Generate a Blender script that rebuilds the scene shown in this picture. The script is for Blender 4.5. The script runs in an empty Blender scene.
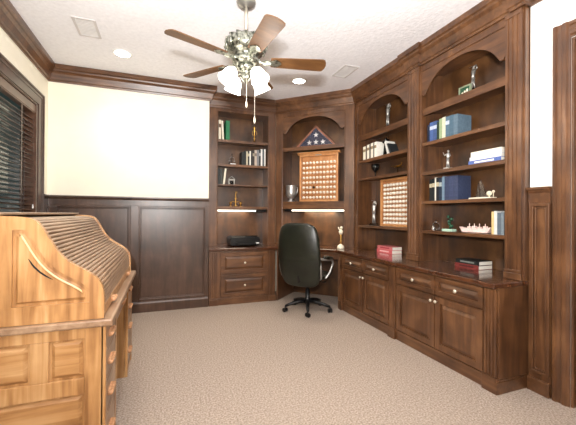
import bpy, bmesh, math, random
from mathutils import Vector, Matrix
random.seed(11)
C = bpy.context.scene.collection
PI = math.pi
# ------------------------------------------------------------------ materials
def lin(c):
    return tuple(((x/255)/12.92 if x/255 <= .04045 else ((x/255+.055)/1.055)**2.4) for x in c)+(1,)
def mat(name, col, rough=.5, metal=0, spec=.5, coat=0, emit=0, trans=0, alpha=1, ior=1.45):
    m = bpy.data.materials.new(name); m.use_nodes = True
    b = m.node_tree.nodes['Principled BSDF']
    c = lin(col)
    b.inputs['Base Color'].default_value = c; b.inputs['Roughness'].default_value = rough
    b.inputs['Metallic'].default_value = metal; b.inputs['Specular IOR Level'].default_value = spec
    b.inputs['Coat Weight'].default_value = coat; b.inputs['Coat Roughness'].default_value = .15 if rough < .2 else .32
    b.inputs['Transmission Weight'].default_value = trans; b.inputs['IOR'].default_value = ior
    if emit:
        b.inputs['Emission Color'].default_value = c; b.inputs['Emission Strength'].default_value = emit
    return m
def noisy(name, c1, c2, scale=(8, 8, 8), nscale=1.0, rough=.5, bump=0, detail=4, spec=.5, coat=0, dist=0, lo=.3, hi=.7, bscale=None, rvar=0):
    m = mat(name, c1, rough, spec=spec, coat=coat); nt = m.node_tree; N = nt.nodes; L = nt.links
    b = N['Principled BSDF']
    tc = N.new('ShaderNodeTexCoord'); mp = N.new('ShaderNodeMapping'); mp.inputs['Scale'].default_value = scale
    no = N.new('ShaderNodeTexNoise'); no.inputs['Scale'].default_value = nscale; no.inputs['Detail'].default_value = detail
    no.inputs['Distortion'].default_value = dist
    cr = N.new('ShaderNodeValToRGB'); e = cr.color_ramp.elements
    e[0].position = lo; e[0].color = lin(c1); e[1].position = hi; e[1].color = lin(c2)
    L.new(tc.outputs['Object'], mp.inputs['Vector']); L.new(mp.outputs[0], no.inputs['Vector'])
    L.new(no.outputs['Fac'], cr.inputs['Fac']); L.new(cr.outputs[0], b.inputs['Base Color'])
    if bump:
        bp = N.new('ShaderNodeBump'); bp.inputs['Strength'].default_value = bump; bp.inputs['Distance'].default_value = .01
        src = no
        if bscale:
            src = N.new('ShaderNodeTexNoise'); src.inputs['Scale'].default_value = bscale; src.inputs['Detail'].default_value = 3
            L.new(tc.outputs['Object'], src.inputs['Vector'])
        L.new(src.outputs['Fac'], bp.inputs['Height']); L.new(bp.outputs[0], b.inputs['Normal'])
    return m
def wood(name, c1, c2, c3, scale=(26, 26, 2.2), rough=.36, coat=.5, streak=.5):
    """grain stretched along one axis plus broad colour drift"""
    m = mat(name, c1, rough, coat=coat); nt = m.node_tree; N = nt.nodes; L = nt.links
    b = N['Principled BSDF']
    tc = N.new('ShaderNodeTexCoord'); mp = N.new('ShaderNodeMapping'); mp.inputs['Scale'].default_value = scale
    n1 = N.new('ShaderNodeTexNoise'); n1.inputs['Scale'].default_value = 1; n1.inputs['Detail'].default_value = 6; n1.inputs['Distortion'].default_value = .6
    n2 = N.new('ShaderNodeTexNoise'); n2.inputs['Scale'].default_value = 4.5; n2.inputs['Detail'].default_value = 5
    L.new(tc.outputs['Object'], mp.inputs['Vector']); L.new(mp.outputs[0], n1.inputs['Vector']); L.new(tc.outputs['Object'], n2.inputs['Vector'])
    mx = N.new('ShaderNodeMath'); mx.operation = 'MULTIPLY_ADD'; mx.inputs[1].default_value = streak
    m2 = N.new('ShaderNodeMath'); m2.operation = 'MULTIPLY'; m2.inputs[1].default_value = 1-streak
    L.new(n2.outputs['Fac'], m2.inputs[0]); L.new(n1.outputs['Fac'], mx.inputs[0]); L.new(m2.outputs[0], mx.inputs[2])
    cr = N.new('ShaderNodeValToRGB'); e = cr.color_ramp.elements
    e[0].position = .34; e[0].color = lin(c1); e[1].position = .66; e[1].color = lin(c3)
    k = e.new(.5); k.color = lin(c2)
    L.new(mx.outputs[0], cr.inputs['Fac']); L.new(cr.outputs[0], b.inputs['Base Color'])
    bp = N.new('ShaderNodeBump'); bp.inputs['Strength'].default_value = .12; bp.inputs['Distance'].default_value = .003
    L.new(n1.outputs['Fac'], bp.inputs['Height']); L.new(bp.outputs[0], b.inputs['Normal'])
    return m
M = {}
M['walnut'] = wood('walnut_upright', (62, 38, 22), (92, 59, 35), (122, 83, 52))
M['walnut_h'] = wood('walnut_lengthwise', (62, 38, 22), (92, 59, 35), (122, 83, 52), scale=(2.2, 26, 26))
M['walnut_p'] = wood('walnut_burl_panel', (50, 31, 17), (78, 50, 28), (108, 73, 42), scale=(9, 9, 3.5), streak=.4)
M['wains'] = wood('walnut_wainscot', (56, 39, 30), (74, 53, 41), (94, 69, 55), scale=(14, 14, 2.2), rough=.33, coat=.35)
M['counter'] = wood('walnut_counter', (54, 30, 18), (76, 43, 26), (96, 58, 35), scale=(4, 14, 14), rough=.13, coat=.9)
M['oak'] = wood('golden_oak', (134, 90, 50), (176, 129, 80), (202, 160, 112), scale=(30, 30, 2.0), rough=.36, coat=.2, streak=.65)
M['oak_h'] = wood('golden_oak_lengthwise', (134, 90, 50), (176, 129, 80), (202, 160, 112), scale=(2.0, 30, 30), rough=.36, coat=.2, streak=.65)
M['oak_highlight'] = mat('highlight_bead_oak', (226, 184, 130), .3, coat=1)  # pale glossy oak standing in for the highlight on the panel bevel
M['oak_dark'] = wood('oak_tambour', (122, 92, 68), (146, 116, 90), (170, 140, 112), scale=(30, 2.0, 30), rough=.34, coat=.2)
M['blade'] = wood('fan_blade_wood', (74, 47, 24), (94, 62, 32), (114, 78, 44), scale=(3, 30, 30), rough=.5, coat=0)
M['case_oak'] = wood('display_case_oak', (176, 116, 66), (200, 140, 86), (220, 164, 108))
M['carpet'] = noisy('carpet_pile', (150, 133, 119), (210, 193, 178), (1, 1, 1), 85, .95, bump=1.0, detail=9, spec=.1, lo=.3, hi=.7, bscale=190)
M['ceil'] = noisy('textured_ceiling', (242, 242, 245), (252, 252, 255), (1, 1, 1), 30, .9, bump=.5, detail=5, spec=.2, bscale=34)
M['cream'] = noisy('cream_wall_paint', (250, 244, 224), (253, 248, 231), (1, 1, 1), 3, .75, spec=.25)
M['white_wall'] = noisy('white_wall_paint', (250, 247, 240), (255, 252, 246), (1, 1, 1), 3, .75, spec=.25)
M['leather'] = noisy('black_green_leather', (14, 17, 12), (30, 34, 24), (1, 1, 1), 9, .32, bump=.15, detail=6, coat=.3, bscale=160)
M['black_plastic'] = noisy('black_plastic', (12, 12, 13), (22, 22, 23), (1, 1, 1), 20, .35)
M['black_gloss'] = noisy('gloss_black', (8, 10, 10), (18, 20, 20), (1, 1, 1), 8, .12, coat=.5)
M['silver'] = mat('brushed_silver', (200, 200, 198), .32, .8)
M['chrome'] = mat('polished_nickel', (214, 212, 190), .16, 1)
M['antique'] = noisy('antique_nickel', (44, 46, 36), (196, 198, 184), (1, 1, 1), 45, .3, detail=3); M['antique'].node_tree.nodes['Principled BSDF'].inputs['Metallic'].default_value = .9
M['gold'] = mat('brass', (216, 170, 92), .28, 1)
M['pewter'] = mat('pewter', (168, 166, 160), .35, .75)
M['satin'] = mat('satin_nickel', (232, 224, 206), .3, .7)
M['ivory'] = noisy('ivory_resin', (232, 222, 196), (248, 240, 218), (1, 1, 1), 20, .4)
M['white'] = noisy('white_plastic', (238, 238, 236), (250, 250, 248), (1, 1, 1), 10, .4)
M['paper'] = noisy('book_pages', (244, 236, 220), (255, 250, 240), (2, 2, 200), 3, .8)
M['glow'] = mat('lit_glass_shade', (255, 248, 236), .3, emit=5.0)
M['canlight'] = mat('lit_lens', (255, 250, 240), .3, emit=12)
M['tubelight'] = mat('lit_tube', (255, 244, 224), .3, emit=3)
M['glass'] = mat('clear_glass', (255, 255, 255), .02, trans=1, ior=1.45)
M['blackmat'] = mat('matt_black', (10, 9, 8), .7)
M['blind'] = wood('blind_wood', (70, 46, 32), (92, 62, 44), (112, 78, 56), scale=(20, 2, 20), rough=.35)
M['flagblue'] = noisy('flag_cloth', (24, 30, 66), (36, 44, 84), (1, 1, 1), 90, .8)
M['pinkw'] = noisy('pale_pink_resin', (226, 196, 188), (244, 226, 220), (1, 1, 1), 30, .4)
M['green'] = noisy('green_glass', (30, 66, 48), (56, 96, 70), (1, 1, 1), 10, .2)
M['casewood'] = wood('flag_case_wood', (104, 62, 46), (132, 82, 62), (158, 104, 80))
M['dullgreen'] = mat('aged_green_frame', (132, 142, 116), .4)
M['palegreen'] = mat('pale_green_glass', (190, 222, 200), .15)
def cover(rgb):
    k = 'cover_%d_%d_%d' % rgb
    if k not in M:
        M[k] = noisy('book_cloth', tuple(max(0, c-8) for c in rgb), tuple(min(255, c+8) for c in rgb), (1, 1, 1), 60, .5)
    return M[k]
# ------------------------------------------------------------------ mesh helpers
class MB:
    def __init__(s): s.v = []; s.f = []
    def add(s, vs, fs, T=None):
        n = len(s.v); s.v += [tuple(T @ Vector(v)) if T else tuple(v) for v in vs]; s.f += [tuple(i+n for i in f) for f in fs]; return s
    def box(s, x0, x1, y0, y1, z0, z1, T=None):
        x0, x1 = sorted((x0, x1)); y0, y1 = sorted((y0, y1)); z0, z1 = sorted((z0, z1))
        return s.add([(x0,y0,z0),(x1,y0,z0),(x1,y1,z0),(x0,y1,z0),(x0,y0,z1),(x1,y0,z1),(x1,y1,z1),(x0,y1,z1)],
                     [(0,3,2,1),(4,5,6,7),(0,1,5,4),(1,2,6,5),(2,3,7,6),(3,0,4,7)], T)
    def prism(s, poly, a, b, axis='z', T=None):
        n = len(poly)
        def P(p, t): return {'z': (p[0], p[1], t), 'y': (p[0], t, p[1]), 'x': (t, p[0], p[1])}[axis]
        vs = [P(p, a) for p in poly]+[P(p, b) for p in poly]
        fs = [tuple(range(n-1, -1, -1)), tuple(range(n, 2*n))]+[(i, (i+1) % n, n+(i+1) % n, n+i) for i in range(n)]
        return s.add(vs, fs, T)
    def ring(s, outer, inner, a, b, axis='y', T=None):
        """frame between two same-length outlines"""
        n = len(outer)
        def P(p, t): return {'z': (p[0], p[1], t), 'y': (p[0], t, p[1]), 'x': (t, p[0], p[1])}[axis]
        vs = [P(p, a) for p in outer]+[P(p, a) for p in inner]+[P(p, b) for p in outer]+[P(p, b) for p in inner]
        fs = []
        for i in range(n):
            j = (i+1) % n
            fs += [(i, j, n+j, n+i), (2*n+i, 3*n+i, 3*n+j, 2*n+j), (i, 2*n+i, 2*n+j, j), (n+i, n+j, 3*n+j, 3*n+i)]
        return s.add(vs, fs, T)
    def frustum(s, o, i, a, b, axis='y', T=None):
        """outline o at depth a joined to outline i at depth b, closed over i"""
        n = len(o)
        def P(p, t): return {'z': (p[0], p[1], t), 'y': (p[0], t, p[1]), 'x': (t, p[0], p[1])}[axis]
        vs = [P(p, a) for p in o]+[P(p, b) for p in i]
        fs = [(k, (k+1) % n, n+(k+1) % n, n+k) for k in range(n)]+[tuple(range(n, 2*n)), tuple(range(n-1, -1, -1))]
        return s.add(vs, fs, T)
    def lathe(s, prof, cx=0, cy=0, n=20, T=None, cz=0):
        vs = []; fs = []; m = len(prof)
        for r, z in prof:
            for k in range(n):
                a = 2*PI*k/n; vs.append((cx+r*math.cos(a), cy+r*math.sin(a), cz+z))
        for j in range(m-1):
            for k in range(n):
                fs.append((j*n+k, j*n+(k+1) % n, (j+1)*n+(k+1) % n, (j+1)*n+k))
        fs.append(tuple(range(n-1, -1, -1))); fs.append(tuple((m-1)*n+k for k in range(n)))
        return s.add(vs, fs, T)
    def tube(s, pts, rad, n=8, T=None):
        pts = [Vector(p) for p in pts]
        if not isinstance(rad, (list, tuple)): rad = [rad]*len(pts)
        vs = []; fs = []
        up = Vector((0, 0, 1))
        d0 = (pts[1]-pts[0]).normalized()
        u = d0.cross(up)
        if u.length < .05: u = d0.cross(Vector((1, 0, 0)))
        u.normalize()
        for i, p in enumerate(pts):
            if i == 0: d = pts[1]-pts[0]
            elif i == len(pts)-1: d = pts[-1]-pts[-2]
            else: d = (pts[i+1]-pts[i]).normalized()+(pts[i]-pts[i-1]).normalized()
            d.normalize(); u = (u-d*u.dot(d)).normalized(); w = d.cross(u)
            for k in range(n):
                a = 2*PI*k/n; vs.append(tuple(p+(u*math.cos(a)+w*math.sin(a))*rad[i]))
        m = len(pts)
        for j in range(m-1):
            for k in range(n):
                fs.append((j*n+k, j*n+(k+1) % n, (j+1)*n+(k+1) % n, (j+1)*n+k))
        fs.append(tuple(range(n-1, -1, -1))); fs.append(tuple((m-1)*n+k for k in range(n)))
        return s.add(vs, fs, T)
    def ball(s, c, r, sc=(1, 1, 1), n=12, T=None):
        prof = []; m = n//2
        vs = []; fs = []
        for j in range(1, m):
            t = PI*j/m
            for k in range(n):
                a = 2*PI*k/n
                vs.append((c[0]+r*sc[0]*math.sin(t)*math.cos(a), c[1]+r*sc[1]*math.sin(t)*math.sin(a), c[2]-r*sc[2]*math.cos(t)))
        b = len(vs); vs += [(c[0], c[1], c[2]-r*sc[2]), (c[0], c[1], c[2]+r*sc[2])]
        for j in range(m-2):
            for k in range(n): fs.append((j*n+k, j*n+(k+1) % n, (j+1)*n+(k+1) % n, (j+1)*n+k))
        for k in range(n):
            fs.append((b, (k+1) % n, k)); fs.append((b+1, (m-2)*n+k, (m-2)*n+(k+1) % n))
        return s.add(vs, fs, T)
    def sweep(s, prof, path):
        """prof: (out,z); path: plan points; out = to the right of travel"""
        P = [Vector((p[0], p[1])) for p in path]; n = len(prof); vs = []; fs = []
        for i, p in enumerate(P):
            ds = []
            if i > 0: ds.append((p-P[i-1]).normalized())
            if i < len(P)-1: ds.append((P[i+1]-p).normalized())
            ns = [Vector((d.y, -d.x)) for d in ds]
            if len(ns) == 2:
                mm = (ns[0]+ns[1]).normalized(); mm = mm/max(.2, mm.dot(ns[0]))
            else: mm = ns[0]
            for o, z in prof: vs.append((p.x+mm.x*o, p.y+mm.y*o, z))
        for i in range(len(P)-1):
            for k in range(n): fs.append((i*n+k, i*n+(k+1) % n, (i+1)*n+(k+1) % n, (i+1)*n+k))
        fs.append(tuple(range(n))); fs.append(tuple((len(P)-1)*n+k for k in range(n-1, -1, -1)))
        return s.add(vs, fs)
    def build(s, name, m, parent=None, off=(0, 0, 0), smooth=False, bevel=0, sub=0):
        me = bpy.data.meshes.new(name)
        me.from_pydata([(v[0]-off[0], v[1]-off[1], v[2]-off[2]) for v in s.v], [], s.f)
        bm = bmesh.new(); bm.from_mesh(me); bmesh.ops.recalc_face_normals(bm, faces=bm.faces); bm.to_mesh(me); bm.free()
        me.materials.append(m)
        o = bpy.data.objects.new(name, me); C.objects.link(o)
        if parent: o.parent = parent
        if smooth:
            for p in me.polygons: p.use_smooth = True
        if bevel:
            b = o.modifiers.new('bevel', 'BEVEL'); b.width = bevel; b.segments = 2; b.limit_method = 'ANGLE'; b.angle_limit = math.radians(40)
        if sub:
            b = o.modifiers.new('sub', 'SUBSURF'); b.levels = sub; b.render_levels = sub
        return o
def tag(o, label=None, cat=None, group=None, kind=None):
    if label: o['label'] = label
    if cat: o['category'] = cat
    if group: o['group'] = group
    if kind: o['kind'] = kind
    return o
def thing(name, label, cat, loc=(0, 0, 0), rz=0, group=None):
    o = bpy.data.objects.new(name, None); C.objects.link(o); o.empty_display_size = .05
    o.location = loc; o.rotation_euler = (0, 0, rz)
    return tag(o, label, cat, group)
def struct(name, loc=(0, 0, 0)):
    o = bpy.data.objects.new(name, None); C.objects.link(o); o.location = loc; o['kind'] = 'structure'; return o
def copy_tree(o, parent=None):
    c = o.copy(); C.objects.link(c); c.parent = parent
    for ch in [k for k in bpy.data.objects if k.parent == o]: copy_tree(ch, c)
    return c
def rect(x0, x1, z0, z1, i=0): return [(x0+i, z0+i), (x1-i, z0+i), (x1-i, z1-i), (x0+i, z1-i)]
def raised(mb, x0, x1, z0, z1, y, fw=.055, t=.02, deep=.016):
    """frame and raised panel front, face at y, body behind it to y+t"""
    mb.box(x0, x1, y+deep, y+t, z0, z1)
    mb.ring(rect(x0, x1, z0, z1), rect(x0, x1, z0, z1, fw), y, y+deep)
    mb.frustum(rect(x0, x1, z0, z1, fw), rect(x0, x1, z0, z1, fw+.012), y+.004, y+deep-.0005) if False else None
    mb.frustum(rect(x0, x1, z0, z1, fw+.008), rect(x0, x1, z0, z1, fw+.036), y+deep, y+.003)
def fluted(mb, x0, x1, y, yb, z0, z1, n=3):
    """vertical fluted board: cross-section with grooves on the front y"""
    w = x1-x0; m = w*.16; g = (w-2*m)/(2*n-1) if n > 1 else w-2*m
    poly = [(x0, yb), (x0, y)]
    x = x0+m
    for k in range(n):
        poly += [(x, y), (x+g*.18, y+.007), (x+g*.82, y+.007), (x+g, y)]; x += 2*g
    poly += [(x1, y), (x1, yb)]
    mb.prism(poly, z0, z1)
ZC = 2.96; CT = .774
# ------------------------------------------------------------------ frames of the built-ins
class Fr:
    def __init__(s, x, y, th): s.o = Vector((x, y, 0)); s.th = th; s.S = Vector((math.cos(th), math.sin(th), 0)); s.D = Vector((-math.sin(th), math.cos(th), 0))
    def w(s, a, d, z): return s.o+s.S*a+s.D*d+Vector((0, 0, z))
FR = Fr(2.455, 3.955, -PI/2); FB = Fr(.57, 4.81, 0); FD = Fr(1.598, 4.81, -PI/4)
# ------------------------------------------------------------------ the room
XL = -1.266; YB = 4.58; XR = 2.50
b = MB(); b.box(-1.45, 2.95, -1.75, 5.3, -.08, 0); f_ = b.build('floor', M['carpet']); tag(f_, kind='structure')
b = MB(); b.box(-1.45, 2.95, -1.75, 5.3, ZC, ZC+.1); tag(b.build('ceiling', M['ceil']), kind='structure')
WY0, WY1, WZ0, WZ1 = 2.45, 4.235, .98, 2.40
b = MB(); b.box(XL-.15, XL, -1.75, WY0, 0, ZC); b.box(XL-.15, XL, WY1, YB+.1, 0, ZC); b.box(XL-.15, XL, WY0, WY1, 0, WZ0); b.box(XL-.15, XL, WY0, WY1, WZ1, ZC)
tag(b.build('wall_left', M['cream']), kind='structure')
b = MB(); b.box(XL, .57, YB, YB+.12, 0, ZC); b.box(.45, .57, YB+.12, 5.12, 0, ZC); b.box(.45, 2.9, 5.12, 5.24, 0, ZC)
tag(b.build('wall_back', M['cream']), kind='structure')
DY0, DY1, DZ = .52, 1.385, 2.42
b = MB(); b.box(XR, XR+.12, -1.75, DY0, 0, ZC); b.box(XR, XR+.12, DY0, DY1, DZ, ZC); b.box(XR, XR+.12, DY1, 1.645, 0, ZC)
b.box(XR+.12, 2.9, 1.525, 1.645, 0, ZC); b.box(2.78, 2.9, 1.645, 5.12, 0, ZC)
tag(b.build('wall_right', M['white_wall']), kind='structure')
b = MB(); b.box(XL-.15, XR+.12, -1.75, -1.63, 0, ZC); tag(b.build('wall_front', M['white_wall']), kind='structure')
# crown mouldings
CP = [(0, 2.772), (.014, 2.772), (.02, 2.79), (.03, 2.797), (.036, 2.82), (.05, 2.86), (.07, 2.885), (.076, 2.90), (.088, 2.912), (.088, 2.9595), (0, 2.9595)]
b = MB(); b.sweep(CP, [(XR, -1.62), (XL, -1.62)]); 
b = MB(); b.sweep([(o, z) for o, z in CP], [(XL, -1.62), (XL, YB), (.572, YB), (.572, 4.80)])
tag(b.build('trim_1', M['walnut_h']), kind='structure')
b = MB(); b.sweep(CP, [(.575, 4.812), (1.598, 4.812), (2.455, 3.955), (2.455, 2.84), (2.431, 2.84), (2.431, 2.70), (2.455, 2.70), (2.455, 1.73), (2.427, 1.73), (2.427, 1.645), (2.499, 1.645), (2.499, -1.62)])
tag(b.build('trim_2', M['walnut_h']), kind='structure')
# chair rails (cap + frieze)
RP = [(0, 1.345), (.018, 1.345), (.018, 1.41), (.026, 1.42), (.03, 1.432), (.042, 1.436), (.042, 1.452), (0, 1.452)]
b = MB(); b.sweep(RP, [(XL, 4.36), (XL, YB), (.57, YB)]); tag(b.build('trim_3', M['wains']), kind='structure')
b = MB(); b.sweep(RP, [(XR, 1.645), (XR, 1.50)]); tag(b.build('trim_4', M['walnut_h']), kind='structure')
# back wainscot
t = struct('trim_5')
b = MB(); b.box(XL+.001, .569, YB-.012, YB-.001, .12, 1.346); b.build('backing', M['wains'], t)
b = MB()
for x0, x1 in ((-1.264, -1.17), (-.385, -.295), (.53, .569)): b.box(x0, x1, YB-.026, YB-.012, .14, 1.346)
for x0, x1 in ((-1.17, -.385), (-.295, .53)): b.box(x0, x1, YB-.0258, YB-.012, 1.335, 1.346); b.box(x0, x1, YB-.0258, YB-.012, .12, .15)
b.build('stile', M['wains'], t, bevel=.002)
for x0, x1 in ((-1.17, -.385), (-.295, .53)):
    b = MB(); b.ring(rect(x0, x1, .15, 1.335), rect(x0, x1, .15, 1.335, .018), YB-.036, YB-.012); b.ring(rect(x0, x1, .15, 1.335, .018), rect(x0, x1, .15, 1.335, .032), YB-.024, YB-.012)
    pm = b.build('panel_moulding', M['wains'], t, bevel=.004)
    b = MB(); b.frustum(rect(x0, x1, .15, 1.335, .034), rect(x0, x1, .15, 1.335, .036), YB-.012, YB-.014); b.build('panel', M['wains'], t)
t = struct('trim_6')   # left wall wainscot beside the window
b = MB(); b.box(XL, XL+.012, 4.37, 4.566, 0, 1.346); b.ring(rect(4.385, 4.55, .15, 1.335), rect(4.385, 4.55, .15, 1.335, .022), XL+.012, XL+.03, 'x'); b.build('panel', M['wains'], t, bevel=.003)
b = MB(); b.sweep([(0, 0), (.02, 0), (.02, .10), (.012, .125), (0, .125)], [(XL, -1.6), (XL, 4.557)]); tag(b.build('baseboard_left', M['wains']), kind='structure')
b = MB(); b.sweep([(0, 0), (.022, 0), (.022, .11), (.012, .135), (0, .135)], [(XL+.001, YB-.012), (.569, YB-.012)]); tag(b.build('baseboard_back', M['wains']), kind='structure')
# right wainscot (between cabinets and door)
t = struct('trim_7')
b = MB(); b.box(XR-.014, XR-.001, 1.496, 1.644, .0, 1.346); b.build('backing', M['walnut'], t)
b = MB(); T = Matrix.Translation((XR-.014, 1.644, 0)) @ Matrix.Rotation(-PI/2, 4, 'Z')
b.ring(rect(.02, .146, .14, 1.335), rect(.02, .146, .14, 1.335, .02), -.018, 0, T=T); b.ring(rect(.02, .146, .14, 1.335, .024), rect(.02, .146, .14, 1.335, .034), -.01, 0, T=T); b.build('panel_moulding', M['walnut'], t, bevel=.004)
b = MB(); b.box(XR-.034, XR-.014, 1.496, 1.644, 0, .10); tag(b.build('baseboard_right', M['walnut_h'], None, bevel=.005), kind='structure')
# door with casing
t = struct('trim_8')
cas = [(0, 0), (0, -.012), (.012, -.026), (.03, -.028), (.036, -.018), (.06, -.016), (.066, -.022), (.09, -.022), (.098, -.012), (.108, -.01), (.108, 0)]
def casing_side(y0, sgn, z1, m, X=XR, dirx=-1):
    mb = MB(); poly = [(X+dirx*(-p[1]), y0+sgn*p[0]) for p in cas]; mb.prism(poly, 0, z1); return mb
casing_side(1.493, -1, 2.53, None).build('side_casing', M['walnut'], t)
casing_side(.412, 1, 2.53, None).build('side_casing', M['walnut'], t)
b = MB(); b.prism([(XR+p[1], 2.53-p[0]) for p in cas], .5205, 1.3845, 'y'); b.build('head_casing', M['walnut_h'], t)
t = struct('door_1', (XR+.03, DY1-.02, 0))
b = MB(); T = Matrix.Rotation(-PI/2, 4, 'Z')
b.box(0, .825, .012, .04, .01, 2.40, T)
for z0, z1 in ((.01, 1.08), (1.08, 2.40)):
    for x0, x1 in ((0, .412), (.413, .825)):
        b.ring(rect(x0, x1, z0, z1), rect(x0, x1, z0, z1, .09), 0, .012, T=T); b.frustum(rect(x0, x1, z0, z1, .1), rect(x0, x1, z0, z1, .14), .012, .003, T=T)
lf = b.build('door_leaf', M['walnut'], t, bevel=.003)
b = MB()
for z in (.35, .93, 1.9): b.tube([(-.012, .012, z), (-.012, .012, z+.09)], .007)
hg = b.build('hinge', M['antique'], t); 
b = MB(); b.lathe([(.026, 0), (.026, .006), (.010, .012), (.010, .04), (.026, .05), (.028, .07), (.015, .08)], T=Matrix.Translation((0, 0, 0)) @ Matrix.Rotation(-PI/2, 4, 'Z') @ Matrix.Translation((.77, 0, .95)) @ Matrix.Rotation(PI/2, 4, 'X')); b.build('door_knob', M['antique'], t, smooth=True)
b = MB(); b.box(XR+.001, XR+.119, DY1-.016, DY1-.001, 0, DZ-.001); b.box(XR+.001, XR+.119, DY0+.001, DY0+.016, 0, DZ-.001); b.box(XR+.001, XR+.119, DY0+.016, DY1-.016, DZ-.016, DZ-.001); tag(b.build('trim_9', M['walnut']), kind='structure')
# window
t = struct('window_1', (XL, 0, 0))
b = MB()
O = rect(WY0-.13, WY1+.13, WZ0-.13, WZ1+.13)
b.ring(O, rect(WY0-.13, WY1+.13, WZ0-.13, WZ1+.13, .018), 0, .034, 'x'); b.ring(rect(WY0-.13, WY1+.13, WZ0-.13, WZ1+.13, .018), rect(WY0-.13, WY1+.13, WZ0-.13, WZ1+.13, .05), 0, .024, 'x')
b.ring(rect(WY0-.13, WY1+.13, WZ0-.13, WZ1+.13, .05), rect(WY0, WY1, WZ0, WZ1, 0), 0, .018, 'x')
b.build('window_casing', M['wains'], t, bevel=.004)
b = MB(); b.ring(rect(WY0, WY1, WZ0, WZ1), rect(WY0, WY1, WZ0, WZ1, .015), -.148, -.001, 'x'); b.build('window_jamb', M['blind'], t)
b = MB(); b.ring(rect(WY0, WY1, WZ0, WZ1, .016), rect(WY0, WY1, WZ0, WZ1, .06), -.13, -.10, 'x'); b.box(-.13, -.10, (WY0+WY1)/2-.02, (WY0+WY1)/2+.02, WZ0+.06, WZ1-.06); sf = b.build('window_sash', M['blind'], t)
b = MB(); b.box(-.118, -.112, WY0+.055, WY1-.055, WZ0+.055, WZ1-.055); b.build('window_pane', M['glass'], t)
# blind
t = thing('window_blind', 'dark wooden slatted blind hanging in the window behind the roll-top desk', 'blind', (XL-.03, (WY0+WY1)/2, WZ0+.02))
hw = (WY1-WY0)/2-.022; H = WZ1-WZ0-.02
b = MB(); n = int((H-.14)/.047)
for k in range(n):
    z = .05+k*.047; T = Matrix.Translation((-.012, 0, z)) @ Matrix.Rotation(math.radians(14), 4, 'Y'); b.box(-.024, .024, -hw, hw, -.0016, .0016, T)
b.build('slats', M['blind'], t)
b = MB(); b.box(-.036, .012, -hw, hw, .002, .022); b.build('bottom_rail', M['blind'], t, bevel=.003)
b = MB(); b.box(-.034, .02, -hw, hw, H-.11, H-.018); b.box(.02, .026, -hw, hw, H-.10, H-.028); b.build('valance', M['blind'], t, bevel=.004)
for y in (-hw+.25, 0, hw-.33):
    b = MB(); b.box(.0135, .0145, y-.012, y+.012, .02, H-.1); b.build('ladder_tape', M['wains'], t)
b = MB(); b.tube([(.022, hw-.05, H-.1), (.022, hw-.05, .33)], .0015, 6); cd = b.build('cord', M['wains'], t)
b = MB(); b.lathe([(.003, .045), (.006, .03), (.009, .01), (.007, 0)], .022, hw-.05, 10, cz=.29); b.build('tassel', M['white'], cd, smooth=True)
# ceiling vents and downlights
def vent(x, y, lab):
    t = thing('ceiling_vent', lab, 'vent', (x, y, ZC), group='ceiling vents')
    b = MB(); b.ring(rect(-.095, .095, -.165, .165), rect(-.095, .095, -.165, .165, .022), -.008, -.0005, 'z'); b.build('frame', M['vent'], t, bevel=.002)
    b = MB()
    for k in range(11):
        y0 = -.135+k*.027; b.box(-.074, .074, y0, y0+.018, -.005, -.002, Matrix.Identity(4))
    b.build('louvres', M['ventin'], t)
M['vent'] = noisy('vent_paint', (206, 202, 200), (214, 210, 208), (1, 1, 1), 10, .6); M['ventin'] = noisy('vent_louvre', (222, 220, 218), (230, 228, 226), (1, 1, 1), 10, .6)
vent(-.675, 3.52, 'white rectangular ceiling vent near the window corner'); vent(2.02, 3.47, 'white rectangular ceiling vent near the tall bookcases')
def can(x, y, lab, vis=True):
    t = thing('ceiling_light', lab, 'ceiling light', (x, y, ZC), group='recessed downlights')
    b = MB(); b.ring([(.1*math.cos(a*PI/12), .1*math.sin(a*PI/12)) for a in range(24)], [(.078*math.cos(a*PI/12), .078*math.sin(a*PI/12)) for a in range(24)], -.006, -.0005, 'z'); b.build('trim_ring', M['white'], t, smooth=False)
    b = MB(); b.lathe([(.001, -.003), (.077, -.0025), (.077, -.0008)], n=24); b.build('lens', M['canlight'], t)
can(-.426, 3.952, 'lit recessed round downlight in the ceiling near the window side'); can(1.616, 3.939, 'lit recessed round downlight in the ceiling right of the fan')
can(-.426, 1.0, 'added unseen recessed downlight above the near end of the roll-top desk'); can(1.616, 1.0, 'added unseen recessed downlight in the ceiling beside the door')  # unseen pair added as fill, mirroring the far two
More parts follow.
